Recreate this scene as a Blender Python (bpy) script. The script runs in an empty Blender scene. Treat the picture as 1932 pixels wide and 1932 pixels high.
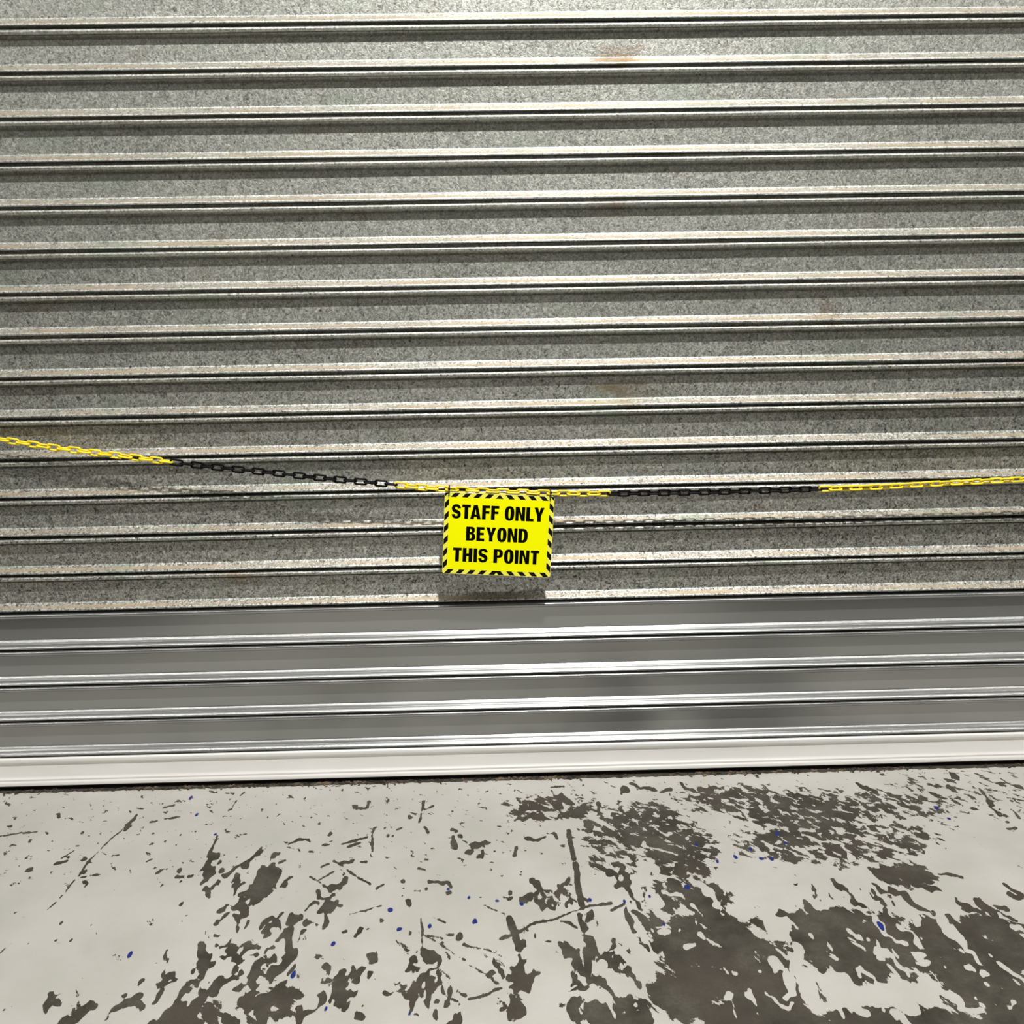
import bpy, bmesh, math, random
import numpy as np
from mathutils import Vector, Matrix, noise as mnoise

C = bpy.context.scene.collection
sc = bpy.context.scene

# ------------------------------------------------------------------ camera
F_PX = 1860.0
PITCH, YAW, ROLL = math.radians(12.05), math.radians(1.0946), math.radians(-1.0095)
CAM = np.array([0.0, -2.709, 1.386])


def cam_axes(p, y, r):
    f = np.array([math.sin(y) * math.cos(p), math.cos(y) * math.cos(p), -math.sin(p)])
    rt = np.array([math.cos(y), -math.sin(y), 0.0])
    up = np.cross(rt, f)
    return math.cos(r) * rt + math.sin(r) * up, -math.sin(r) * rt + math.cos(r) * up, f


RT, UP, FW = cam_axes(PITCH, YAW, ROLL)
cd = bpy.data.cameras.new('camera')
cam = bpy.data.objects.new('camera', cd)
C.objects.link(cam)
cd.sensor_fit = 'HORIZONTAL'
cd.sensor_width = 36.0
cd.lens = F_PX / 1932.0 * 36.0
cd.clip_start = 0.05
cam.matrix_world = Matrix(((RT[0], UP[0], -FW[0], CAM[0]), (RT[1], UP[1], -FW[1], CAM[1]),
                           (RT[2], UP[2], -FW[2], CAM[2]), (0, 0, 0, 1)))
sc.camera = cam


def ray(px, py):
    return RT * (px - 966.0) / F_PX + UP * (966.0 - py) / F_PX + FW


def on_wall(px, py, Y=0.0):
    d = ray(px, py)
    t = (Y - CAM[1]) / d[1]
    return CAM + d * t


def on_floor(px, py):
    d = ray(px, py)
    return CAM + d * (-CAM[2] / d[2])


# ------------------------------------------------------------------ world, lamps, exposure
sc.view_settings.view_transform = 'Standard'
sc.view_settings.look = 'None'
sc.view_settings.gamma = 1.0
sc.view_settings.exposure = 0.0
sc.view_settings.use_curve_mapping = False

w = bpy.data.worlds.new('hall')
sc.world = w
w.use_nodes = True
wn, wl = w.node_tree.nodes, w.node_tree.links
wn.clear()
wo = wn.new('ShaderNodeOutputWorld')
bg = wn.new('ShaderNodeBackground')
tc = wn.new('ShaderNodeTexCoord')
sep = wn.new('ShaderNodeSeparateXYZ')
rmp = wn.new('ShaderNodeValToRGB')
mr = wn.new('ShaderNodeMapRange')
mr.inputs[1].default_value, mr.inputs[2].default_value = -1.0, 1.0
els = rmp.color_ramp.elements
els[0].position, els[0].color = 0.0, (0.10, 0.10, 0.09, 1)
els[1].position, els[1].color = 1.0, (0.42, 0.40, 0.37, 1)
for p_, c_ in ((0.47, (0.13, 0.13, 0.12, 1)), (0.56, (0.20, 0.205, 0.19, 1)), (0.66, (0.33, 0.33, 0.31, 1)),
               (0.80, (0.42, 0.40, 0.36, 1))):
    e_ = els.new(p_)
    e_.color = c_
nz = wn.new('ShaderNodeTexNoise')
nz.inputs['Scale'].default_value = 3.0
nz.inputs['Detail'].default_value = 2.0
nr = wn.new('ShaderNodeMapRange')
nr.inputs[1].default_value, nr.inputs[2].default_value = 0.3, 0.7
nr.inputs[3].default_value, nr.inputs[4].default_value = 0.45, 1.5
mx = wn.new('ShaderNodeMix')
mx.data_type = 'RGBA'
mx.blend_type = 'MULTIPLY'
mx.inputs[0].default_value = 1.0
wl.new(tc.outputs['Generated'], sep.inputs[0])
wl.new(sep.outputs['Z'], mr.inputs[0])
wl.new(mr.outputs[0], rmp.inputs[0])
wl.new(tc.outputs['Generated'], nz.inputs['Vector'])
wl.new(nz.outputs[0], nr.inputs[0])
wl.new(rmp.outputs[0], mx.inputs[6])
wl.new(nr.outputs[0], mx.inputs[7])
wl.new(mx.outputs[2], bg.inputs['Color'])
bg.inputs['Strength'].default_value = 0.27
wl.new(bg.outputs[0], wo.inputs[0])


def lamp(name, loc, power, radius, col):
    ld = bpy.data.lights.new(name, 'POINT')
    ld.energy = power
    ld.shadow_soft_size = radius
    ld.color = col
    o = bpy.data.objects.new(name, ld)
    C.objects.link(o)
    o.location = loc
    return o


lamp('ceiling_lamp', (0.62, -2.75, 5.7), 1350.0, 0.12, (1.0, 0.985, 0.94))
sd = bpy.data.lights.new('added_strip_light', 'AREA')  # unseen strip, added so the slat ledges gleam white across their width
sd.shape = 'RECTANGLE'
sd.size, sd.size_y = 10.5, 0.16
sd.energy = 145.0
sd.color = (1.0, 0.985, 0.95)
so = bpy.data.objects.new('added_strip_light', sd)
C.objects.link(so)
so.location = (0.3, -2.75, 5.72)
lamp('ceiling_lamp', (-5.5, -6.0, 5.7), 130.0, 0.16, (1.0, 0.97, 0.92))
lamp('ceiling_lamp', (6.5, -6.0, 5.7), 130.0, 0.16, (1.0, 0.97, 0.92))

# ------------------------------------------------------------------ node helpers


class NT:
    def __init__(s, name):
        s.m = bpy.data.materials.new(name)
        s.m.use_nodes = True
        s.n, s.l = s.m.node_tree.nodes, s.m.node_tree.links
        s.b = s.n['Principled BSDF']

    def new(s, t, **kw):
        o = s.n.new(t)
        for k, v in kw.items():
            setattr(o, k, v)
        return o

    def put(s, sock, v):
        if isinstance(v, (int, float)):
            sock.default_value = v
        elif isinstance(v, (tuple, list)):
            if len(v) == 3 and sock.type == 'RGBA':
                v = tuple(v) + (1.0,)
            sock.default_value = v
        else:
            s.l.new(v, sock)

    def math(s, op, a, b=0.0, c=None, clamp=False):
        o = s.new('ShaderNodeMath', operation=op, use_clamp=clamp)
        s.put(o.inputs[0], a)
        s.put(o.inputs[1], b)
        if c is not None:
            s.put(o.inputs[2], c)
        return o.outputs[0]

    def step(s, v, lo, hi, a=0.0, b=1.0, smooth=True):
        o = s.new('ShaderNodeMapRange')
        if smooth:
            o.interpolation_type = 'SMOOTHSTEP'
        s.put(o.inputs[0], v)
        for i, q in enumerate((lo, hi, a, b)):
            s.put(o.inputs[i + 1], q)
        return o.outputs[0]

    def mix(s, f, a, b, mode='MIX'):
        o = s.new('ShaderNodeMix', data_type='RGBA', blend_type=mode)
        s.put(o.inputs[0], f)
        s.put(o.inputs[6], a)
        s.put(o.inputs[7], b)
        return o.outputs[2]

    def coords(s, scale=(1, 1, 1), rot=(0, 0, 0), loc=(0, 0, 0)):
        t = s.new('ShaderNodeTexCoord')
        mp = s.new('ShaderNodeMapping')
        mp.inputs['Scale'].default_value = scale
        mp.inputs['Rotation'].default_value = rot
        mp.inputs['Location'].default_value = loc
        s.l.new(t.outputs['Object'], mp.inputs[0])
        return mp.outputs[0]

    def noise(s, vec, scale, detail=3.0, rough=0.5, dist=0.0):
        o = s.new('ShaderNodeTexNoise')
        s.l.new(vec, o.inputs['Vector'])
        o.inputs['Scale'].default_value = scale
        o.inputs['Detail'].default_value = detail
        o.inputs['Roughness'].default_value = rough
        o.inputs['Distortion'].default_value = dist
        return o.outputs[0]

    def attr(s, name):
        return s.new('ShaderNodeAttribute', attribute_name=name).outputs['Fac']

    def bump(s, h, strength, dist):
        o = s.new('ShaderNodeBump')
        o.inputs['Strength'].default_value = strength
        o.inputs['Distance'].default_value = dist
        s.l.new(h, o.inputs['Height'])
        s.l.new(o.outputs[0], s.b.inputs['Normal'])
        return o

    def set(s, **kw):
        for k, v in kw.items():
            s.put(s.b.inputs[k.replace('_', ' ')], v)
        return s.m


def simple(name, col, rough=0.5, metal=0.0):
    t = NT(name)
    return t.set(Base_Color=col, Roughness=rough, Metallic=metal)


# galvanised sheet: spangle mottling, specks, dust and warm reflection painted on the ledges
g = NT('galvanised_steel')
co = g.coords()
sepz = g.new('ShaderNodeSeparateXYZ')
g.l.new(co, sepz.inputs[0])
low = g.step(sepz.outputs['Z'], 1.75, 0.55)                       # dirtier towards the ground, lamp falloff painted in as darker metal
sp1 = g.noise(co, 170, 3, 0.6, 1.0)
sp2 = g.noise(co, 85, 3, 0.6, 1.8)
sp3 = g.noise(g.coords((1, 1, 2.0)), 3.2, 3, 0.5)
contrast = g.step(low, 0, 1, 1.0, 1.75, smooth=False)
m1 = g.math('MULTIPLY', g.math('SUBTRACT', sp1, 0.5), contrast)
m2 = g.math('MULTIPLY', g.math('SUBTRACT', sp2, 0.5), contrast)
val = g.math('ADD', g.math('MULTIPLY_ADD', m1, 0.75, 0.48), g.math('MULTIPLY', m2, 1.0))
val = g.math('MULTIPLY_ADD', g.math('SUBTRACT', sp3, 0.5), 0.18, val)
speck = g.step(g.noise(co, 120, 2, 0.5, 2.2), 0.66, 0.72)
val = g.math('MULTIPLY', val, g.math('MULTIPLY_ADD', speck, -0.45, 1.0))
val = g.math('MAXIMUM', g.math('MULTIPLY', val, g.math('MULTIPLY_ADD', low, -0.16, 1.0)), 0.05)
comb = g.new('ShaderNodeCombineColor')
g.put(comb.inputs[0], val)
g.put(comb.inputs[1], g.math('MULTIPLY', val, 1.005))
g.put(comb.inputs[2], g.math('MULTIPLY', val, 0.93))
green = g.step(g.noise(g.coords((1, 1, 2.5)), 4.5, 2), 0.56, 0.70)
col = g.mix(g.math('MULTIPLY', green, 0.35), comb.outputs[0], (0.34, 0.42, 0.33))
pf = g.attr('prof')
ledge = g.math('MULTIPLY', g.step(pf, 0.825, 0.86), g.step(pf, 0.905, 0.885))
refl_noise = g.step(g.noise(g.coords((1.5, 1, 12)), 2.2, 4, 0.6), 0.36, 0.62)
dust_refl = g.math('MULTIPLY', ledge, g.math('MULTIPLY_ADD', refl_noise, 0.6, 0.25))
col = g.mix(dust_refl, col, (0.50, 0.38, 0.25))  # dusty tan, also painting the warm ceiling mirrored in the ledge
topd = g.math('MULTIPLY', g.step(pf, 0.33, 0.20), g.step(pf, 0.17, 0.2))
rust = g.math('MULTIPLY', g.step(g.noise(g.coords((1, 1, 3), loc=(3.1, 0, 1.7)), 2.4, 4, 0.62), 0.60, 0.74), 0.7)
col = g.mix(rust, col, (0.27, 0.17, 0.085))
g.set(Base_Color=col, Metallic=0.86,
      Roughness=g.math('MULTIPLY_ADD', sp2, 0.24, g.math('MULTIPLY_ADD', dust_refl, 0.12, 0.36)))
g.bump(g.math('ADD', sp1, g.math('MULTIPLY', sp2, 1.5)), 0.35, 0.0012)
M_GALV = g.m

# newer mill-finish aluminium slats
a = NT('bright_aluminium')
co = a.coords()
br = a.noise(a.coords((0.6, 1, 90)), 6, 3, 0.6)
sc1 = a.step(a.noise(a.coords((1.0, 1, 5.0), rot=(0, 0.45, 0)), 16, 4, 0.7, 0.4), 0.70, 0.76)
big = a.noise(a.coords((1, 1, 2)), 1.6, 2)
ac = a.mix(a.math('MULTIPLY', sc1, 0.25), a.mix(big, (0.32, 0.33, 0.33), (0.42, 0.42, 0.41)), (0.10, 0.10, 0.09))
a.set(Base_Color=ac, Metallic=0.80, Roughness=a.math('MULTIPLY_ADD', br, 0.10, 0.20))
M_ALU = a.m

r_ = NT('satin_aluminium')
br = r_.noise(r_.coords((0.5, 1, 140)), 5, 3, 0.6)
blot = r_.noise(r_.coords((1, 1, 3)), 5, 3, 0.6)
r_.set(Base_Color=r_.mix(blot, (0.84, 0.815, 0.79), (0.94, 0.93, 0.91)), Metallic=0.3,
       Roughness=r_.math('MULTIPLY_ADD', br, 0.12, 0.36))
M_RAIL = r_.m

M_RUBBER = simple('black_rubber', (0.012, 0.012, 0.012), 0.8)
M_VOID = simple('dark_backing', (0.01, 0.01, 0.01), 0.9)

y_ = NT('yellow_plastic')
y_.set(Base_Color=y_.mix(y_.noise(y_.coords(), 60, 2), (1.0, 0.71, 0.018), (1.0, 0.80, 0.03)), Roughness=0.38)
M_YEL = y_.m
k_ = NT('black_plastic')
k_.set(Base_Color=k_.mix(k_.noise(k_.coords(), 60, 2), (0.004, 0.004, 0.0045), (0.006, 0.006, 0.006)), Roughness=0.45, Specular_IOR_Level=0.10)
M_BLK = k_.m

# ------------------------------------------------------------------ mesh helpers


def link(name, me, mat, parent=None):
    o = bpy.data.objects.new(name, me)
    C.objects.link(o)
    if mat is not None:
        me.materials.append(mat)
    if parent is not None:
        o.parent = parent
    return o


def tag(o, label=None, cat=None, group=None, kind=None):
    for k, v in (('label', label), ('category', cat), ('group', group), ('kind', kind)):
        if v:
            o[k] = v
    return o


def empty(name, loc):
    o = bpy.data.objects.new(name, None)
    C.objects.link(o)
    o.location = loc
    o.empty_display_size = 0.1
    return o


def pydata(name, v, f, smooth=True):
    me = bpy.data.meshes.new(name)
    me.from_pydata(v, [], f)
    me.update()
    if smooth:
        me.polygons.foreach_set('use_smooth', [True] * len(me.polygons))
    return me


# ------------------------------------------------------------------ floor
fine_x = np.arange(-1.80, 1.8001, 0.0032)
fine_y = np.arange(-1.80, 0.0201, 0.0042)
gx = np.concatenate([np.array([-9, -6, -4, -3, -2.4, -2.0]), fine_x, np.array([2.0, 2.4, 3, 4, 6, 9])])
gy = np.concatenate([np.array([-10, -7, -5, -4, -3.2, -2.6, -2.2, -1.95]), fine_y, np.array([0.1, 0.3, 0.6])])
NX, NY = len(gx), len(gy)
X, Y = np.meshgrid(gx, gy)
K_Y = 0.52                                   # wear marks are drawn out along the walking direction


def cp(k, x, y):                             # a spot on the floor read off the reference
    p = on_floor((0, 480, 960, 1432)[k] + x / 3.848, 1430 + y / 3.848)
    return p[0], p[1]


def sc_at(yw):                               # metres per reference unit of width at floor distance yw
    return (abs(yw - CAM[1]) * math.cos(PITCH) + CAM[2] * math.sin(PITCH)) / F_PX / 3.848


def vnoise(x, y, sc_, seed):
    rg = np.random.RandomState(seed).rand(256, 256)
    u_, v_ = x * sc_ + 1000, y * sc_ + 1000
    i_, j_ = np.floor(u_).astype(int), np.floor(v_).astype(int)
    a_, b_ = u_ - i_, v_ - j_
    a_, b_ = a_ * a_ * (3 - 2 * a_), b_ * b_ * (3 - 2 * b_)
    g_ = lambda p, q: rg[p % 256, q % 256]
    return (g_(i_, j_) * (1 - a_) + g_(i_ + 1, j_) * a_) * (1 - b_) + (g_(i_, j_ + 1) * (1 - a_) + g_(i_ + 1, j_ + 1) * a_) * b_ - 0.5


WX = 0.030 * vnoise(X, Y * K_Y, 26, 1) + 0.016 * vnoise(X, Y * K_Y, 60, 2) + 0.009 * vnoise(X, Y * K_Y, 120, 3)
WY = 0.030 * vnoise(X, Y * K_Y, 26, 4) + 0.016 * vnoise(X, Y * K_Y, 60, 5) + 0.009 * vnoise(X, Y * K_Y, 120, 6)
WRAD = 0.010 * vnoise(X, Y * K_Y, 45, 7) + 0.006 * vnoise(X, Y * K_Y, 110, 8)


def strokes(data, F, grow=1.0):
    for k, rr, pts in data:
        P = [cp(k, pts[i], pts[i + 1]) for i in range(0, len(pts), 2)]
        if len(P) == 1:
            P = P * 2
        for (x0, y0), (x1, y1) in zip(P[:-1], P[1:]):
            s = sc_at((y0 + y1) / 2)
            r = max(rr * grow, 6.5) * s
            wa = float(np.clip((rr - 6) / 14.0, 0.12, 1.0)) if rr == int(rr) else 0.15
            m = r + 0.05
            i0, i1 = np.searchsorted(gx, (min(x0, x1) - m, max(x0, x1) + m))
            j0, j1 = np.searchsorted(gy, (min(y0, y1) - m / K_Y, max(y0, y1) + m / K_Y))
            if i1 <= i0 or j1 <= j0:
                continue
            xs = X[j0:j1, i0:i1] + WX[j0:j1, i0:i1] * wa
            ys = Y[j0:j1, i0:i1] * K_Y + WY[j0:j1, i0:i1] * wa
            dx, dy = x1 - x0, (y1 - y0) * K_Y
            L2 = dx * dx + dy * dy + 1e-12
            t = np.clip(((xs - x0) * dx + (ys - y0 * K_Y) * dy) / L2, 0, 1)
            d = r + WRAD[j0:j1, i0:i1] * wa * 1.2 - np.hypot(xs - x0 - t * dx, ys - y0 * K_Y - t * dy)
            F[j0:j1, i0:i1] = np.maximum(F[j0:j1, i0:i1], d)


BARE = [
    # left quarter
    (0, 18, (1000, 420, 935, 480)), (0, 5, (905, 505, 800, 600, 700, 690, 640, 750, 575, 855)), (0, 6, (540, 890, 500, 935, 435, 1015)),
    (0, 4, (400, 1055, 335, 1110)), (0, 14, (640, 795)), (0, 20, (565, 925)), (0, 7, (590, 865, 620, 862)), (0, 5, (660, 850, 735, 846)),
    (0, 11, (422, 400, 430, 435)), (0, 8, (1180, 362, 1215, 355)), (0, 5, (1215, 352, 1260, 345)), (0, 6, (995, 363, 1040, 370)),
    (0, 5, (1090, 463, 1135, 458)), (0, 5, (1190, 445, 1295, 432)), (0, 6, (1660, 380, 1685, 370, 1715, 315)), (0, 7, (1745, 272, 1775, 250)),
    (0, 4, (1640, 260, 1700, 260)), (0, 7, (1670, 300)), (0, 11, (1135, 818, 1160, 815)), (0, 5, (1160, 812, 1215, 802)), (0, 12, (1312, 820)),
    (0, 8, (1280, 858, 1325, 860)), (0, 7, (1312, 895)), (0, 6, (1365, 862, 1395, 855)), (0, 10, (1325, 1050)), (0, 5, (1350, 1140, 1380, 1130)),
    (0, 7, (1065, 750, 1105, 732)), (0, 6, (820, 710, 870, 705)), (0, 8, (400, 765, 480, 758)), (0, 7, (450, 725, 530, 680)), (0, 10, (205, 810, 240, 805)),
    (0, 5, (0, 568, 110, 548, 265, 535)), (0, 6, (500, 660, 540, 640)), (0, 8, (600, 542)), (0, 7, (1310, 560)), (0, 6, (0, 1420, 60, 1362)),
    (0, 8, (200, 1355)), (0, 7, (410, 1322)), (0, 7, (520, 1320)), (0, 8, (440, 1205)), (0, 6, (660, 1212)), (0, 10, (40, 1818)), (0, 11, (660, 1835)),
    (0, 10, (1565, 580, 1545, 640, 1515, 720)), (0, 44, (1515, 790, 1510, 850)), (0, 20, (1480, 880, 1450, 945)), (0, 11, (1480, 965, 1500, 970, 1520, 1015)),
    (0, 13, (1600, 890, 1550, 935)), (0, 14, (1890, 690, 1800, 760, 1650, 830)), (0, 18, (1790, 790)), (0, 14, (1610, 805)),
    (0, 46, (1860, 900, 1820, 960)), (0, 24, (1800, 960, 1750, 990)), (0, 24, (1700, 890, 1690, 1010)), (0, 44, (1905, 850, 1905, 990)),
    (0, 20, (1740, 1075, 1610, 1100)), (0, 26, (1770, 1060, 1800, 1140)), (0, 15, (1640, 1140, 1590, 1210)), (0, 16, (1690, 1160, 1740, 1230)),
    (0, 12, (1810, 1195, 1800, 1230)), (0, 22, (1650, 1290, 1590, 1330)), (0, 28, (1660, 1370, 1710, 1395)), (0, 8, (1560, 1285, 1590, 1290)),
    (0, 28, (1840, 1330, 1810, 1350)), (0, 20, (1800, 1430, 1740, 1440)), (0, 20, (1680, 1475, 1600, 1485)), (0, 20, (1905, 1390)),
    (0, 14, (1435, 1360)), (0, 30, (1465, 1390, 1470, 1480)), (0, 20, (1530, 1440, 1490, 1500)), (0, 30, (1520, 1540, 1430, 1610)), (0, 26, (1390, 1650, 1310, 1672)),
    (0, 22, (1430, 1690, 1450, 1760)), (0, 24, (1720, 1530, 1720, 1570)), (0, 46, (1860, 1520, 1830, 1600)), (0, 15, (1790, 1650, 1700, 1685)),
    (0, 22, (1700, 1620, 1570, 1640, 1510, 1670, 1540, 1725)), (0, 26, (1240, 1570, 1240, 1640)), (0, 18, (1210, 1660, 1150, 1685)), (0, 12, (1170, 1710, 1110, 1770)),
    (0, 20, (915, 1705)), (0, 36, (970, 1770, 1010, 1730)), (0, 22, (920, 1795, 1030, 1800)), (0, 18, (880, 1850, 760, 1910)), (0, 36, (390, 1770, 340, 1830)),
    (0, 18, (430, 1810)), (0, 20, (300, 1860, 270, 1930)), (0, 34, (540, 1895, 480, 1935)), (0, 80, (1260, 1840, 1150, 1910)), (0, 62, (1350, 1850, 1350, 1940)),
    (0, 40, (1450, 1930)), (0, 30, (1500, 1830)), (0, 40, (1640, 1890, 1700, 1930)), (0, 40, (1800, 1770, 1850, 1850)), (0, 50, (1910, 1790, 1900, 1940)),
    (0, 16, (1880, 1690)), (0, 14, (1215, 1482)), (0, 14, (1050, 1595)), (0, 13, (1385, 1550)),
    # second quarter
    (1, 58, (100, 800, 50, 870, 20, 950)), (1, 40, (170, 800, 140, 930, 60, 1000)), (1, 8, (180, 760, 225, 738)), (1, 15, (265, 862, 215, 920)), (1, 10, (20, 715, 65, 690)),
    (1, 16, (730, 360)), (1, 5, (760, 365, 825, 362, 832, 330)), (1, 10, (845, 318)), (1, 8, (975, 306)), (1, 14, (1225, 350, 1212, 400)), (1, 9, (1208, 410, 1192, 465)),
    (1, 6, (1235, 380, 1300, 348)), (1, 13, (1110, 435)), (1, 12, (1425, 405)), (1, 11, (1240, 505, 1260, 552)), (1, 8, (1430, 520, 1465, 530)),
    (1, 18, (1490, 572)), (1, 14, (1430, 590, 1445, 670)), (1, 18, (1560, 640, 1700, 640)), (1, 14, (1640, 695)), (1, 10, (1530, 685, 1580, 680)), (1, 11, (1738, 687)),
    (1, 17, (555, 540)), (1, 11, (878, 515, 862, 570, 858, 680)), (1, 6, (630, 625, 820, 578)), (1, 8, (675, 645, 760, 625)), (1, 9, (250, 625, 310, 592, 390, 600)), (1, 8, (505, 632, 545, 628)),
    (1, 7, (390, 680, 425, 685)), (1, 11, (940, 515)), (1, 8, (965, 572)), (1, 8, (1003, 570)), (1, 5, (1035, 525, 1070, 508)), (1, 16, (1500, 775)), (1, 6, (1470, 733, 1520, 742)),
    (1, 6, (575, 745, 650, 790, 740, 860, 840, 912)), (1, 8, (630, 765, 715, 745)), (1, 6, (770, 757, 815, 756)), (1, 8, (490, 790, 540, 768)), (1, 8, (575, 828, 500, 868, 465, 890)),
    (1, 5, (400, 865, 530, 945)), (1, 16, (645, 855, 600, 910, 550, 955)), (1, 26, (430, 990, 540, 1010)), (1, 44, (520, 1050, 560, 1075)), (1, 24, (495, 1110, 510, 1210)),
    (1, 14, (440, 1055, 360, 1110)), (1, 8, (590, 1065, 630, 1077)), (1, 36, (290, 1160, 320, 1160)), (1, 16, (360, 1195, 430, 1190)), (1, 9, (205, 1125, 160, 1180)), (1, 17, (160, 1220, 80, 1215)),
    (1, 20, (185, 1240)), (1, 22, (150, 1290)), (1, 44, (240, 1285, 240, 1400, 190, 1500, 140, 1560)), (1, 30, (285, 1310)), (1, 20, (90, 1365, 45, 1410)), (1, 16, (390, 1240, 350, 1335)),
    (1, 16, (300, 1420, 265, 1480)), (1, 32, (30, 1520, 100, 1500)), (1, 16, (15, 1610)), (1, 12, (280, 1535, 235, 1575)), (1, 50, (60, 1760, 170, 1750)), (1, 20, (205, 1630, 150, 1690)),
    (1, 34, (100, 1830, 190, 1800)), (1, 34, (40, 1910, 150, 1915)), (1, 30, (450, 1790, 380, 1860, 280, 1900)), (1, 16, (220, 1740)), (1, 26, (0, 1690)),
    (1, 20, (535, 1570)), (1, 26, (520, 1640, 540, 1690)), (1, 22, (785, 1540, 710, 1620)), (1, 12, (712, 1525)), (1, 50, (630, 1670, 640, 1755)), (1, 26, (560, 1775)), (1, 14, (665, 1800, 620, 1855)),
    (1, 26, (845, 1592)), (1, 32, (905, 1445)), (1, 15, (930, 1225)), (1, 9, (918, 1190)), (1, 17, (1130, 1272)), (1, 14, (770, 1240, 735, 1280)), (1, 9, (645, 1262, 670, 1250)),
    (1, 6, (695, 1130, 800, 1112, 925, 1070)), (1, 13, (1280, 880, 1360, 880, 1410, 905, 1420, 940)), (1, 13, (1425, 985, 1395, 1005)), (1, 11, (1085, 880)), (1, 10, (1110, 1015, 1125, 1050)), (1, 10, (1070, 988)), (1, 7, (1160, 962, 1200, 964)), (1, 8, (1250, 950)),
    (1, 16, (1655, 985)), (1, 13, (1810, 1000, 1860, 1010)), (1, 12, (1860, 962)), (1, 4, (1208, 1150, 1225, 1270, 1215, 1390)), (1, 6, (1230, 1285, 1350, 1350, 1450, 1420, 1530, 1465)), (1, 10, (1520, 1463)),
    (1, 4, (1565, 1500, 1690, 1580)), (1, 6, (1510, 1355, 1640, 1388, 1730, 1410, 1830, 1450)), (1, 12, (1365, 1335)), (1, 15, (1485, 1280)), (1, 8, (1400, 1282, 1440, 1280)), (1, 5, (1260, 1290, 1370, 1310)),
    (1, 5, (1295, 1155, 1385, 1190)), (1, 4, (1660, 1070, 1815, 1135)), (1, 28, (1240, 1400, 1250, 1440)), (1, 20, (1315, 1450, 1310, 1530)), (1, 18, (1160, 1495, 1090, 1550)), (1, 14, (1040, 1600, 1080, 1680, 990, 1720)),
    (1, 32, (1180, 1640, 1280, 1600, 1300, 1640)), (1, 24, (1110, 1680, 1150, 1715)), (1, 18, (1150, 1740, 1130, 1820)), (1, 24, (1280, 1700, 1295, 1755)), (1, 18, (1335, 1715)), (1, 30, (1390, 1640, 1410, 1715)),
    (1, 11, (1490, 1590, 1480, 1680, 1545, 1740)), (1, 5, (1350, 1530, 1420, 1600)), (1, 26, (1320, 1835)), (1, 14, (1165, 1855)), (1, 9, (1490, 1793)), (1, 7, (1560, 1758, 1670, 1720, 1800, 1670)),
    (1, 12, (1765, 1390, 1745, 1430)), (1, 28, (1750, 1470, 1790, 1540)), (1, 36, (1850, 1560, 1905, 1520)), (1, 24, (1740, 1600)), (1, 18, (1790, 1660)), (1, 24, (1870, 1650, 1905, 1720)), (1, 32, (1850, 1795)), (1, 18, (1775, 1810)), (1, 26, (1905, 1840)),
    (1, 20, (1400, 1905, 1500, 1905)), (1, 14, (740, 1890, 790, 1900)), (1, 6, (890, 940, 940, 912)), (1, 10, (800, 1800)), (1, 6, (1250, 820, 1190, 800)),
    # third quarter
    (2, 15.5, (430, 530, 455, 630, 472, 730)), (2, 21.5, (480, 770, 500, 900, 532, 1060)), (2, 24.5, (10, 1180, 50, 1290, 70, 1380)), (2, 22, (85, 1375)),
    (2, 8, (-60, 1310, 80, 1262, 200, 1200, 300, 1180, 420, 1130, 600, 1070, 740, 1050)), (2, 34, (110, 1040, 170, 1020)), (2, 20, (210, 880, 240, 950, 245, 1100)), (2, 20, (400, 880, 380, 990)),
    (2, 22, (310, 1020, 340, 1070)), (2, 18, (450, 1060)), (2, 34, (550, 1130, 545, 1220)), (2, 8, (490, 1230, 430, 1190, 380, 1180)), (2, 22, (540, 1300, 640, 1360)),
    (2, 20, (740, 1300, 710, 1370, 770, 1450, 830, 1530, 910, 1620)), (2, 15, (625, 1120, 600, 1180)), (2, 24, (395, 1345, 430, 1430, 520, 1480)), (2, 34, (560, 1390, 560, 1480)), (2, 34, (450, 1530, 465, 1620)),
    (2, 32, (600, 1570, 700, 1640, 790, 1720)), (2, 16, (460, 1695, 560, 1655)), (2, 26, (515, 1790)), (2, 28, (480, 1860, 600, 1885, 760, 1830)), (2, 44, (700, 1910, 900, 1870, 1000, 1920)), (2, 28, (750, 1770, 860, 1700)),
    (2, 32, (30, 1540, 80, 1520)), (2, 32, (80, 1640, 150, 1590)), (2, 16, (180, 1560, 230, 1590)), (2, 28, (40, 1670, 120, 1690)), (2, 16, (80, 1770)), (2, 44, (40, 1850, 90, 1860)),
    (2, 16, (880, 900, 900, 980, 960, 1080)), (2, 26, (760, 880, 850, 870)), (2, 18, (860, 1120, 900, 1220)), (2, 24, (980, 1140, 1000, 1180)), (2, 8, (745, 1105, 840, 1060)), (2, 7, (310, 212, 400, 208)), (2, 9, (340, 560, 350, 580)), (2, 7, (280, 548, 330, 545)),
    (2, 10, (120, 580, 200, 600, 270, 575)), (2, 10, (40, 650, 40, 710)), (2, 12, (210, 1288)), (2, 5, (265, 1332, 305, 1332)), (2, 24, (60, 440, 200, 435)), (2, 18, (70, 390, 160, 350, 240, 340)), (2, 20, (400, 270, 350, 330)), (2, 30, (460, 390, 560, 380)), (2, 34, (560, 470, 580, 500)), (2, 20, (660, 300, 640, 400)),
    (2, 14, (800, 225, 870, 230)), (2, 14, (900, 190, 960, 230, 1050, 215)), (2, 12, (1100, 235, 1160, 230)), (2, 16, (1240, 185, 1320, 240)), (2, 20, (1380, 230, 1470, 220)),
    # right quarter
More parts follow.
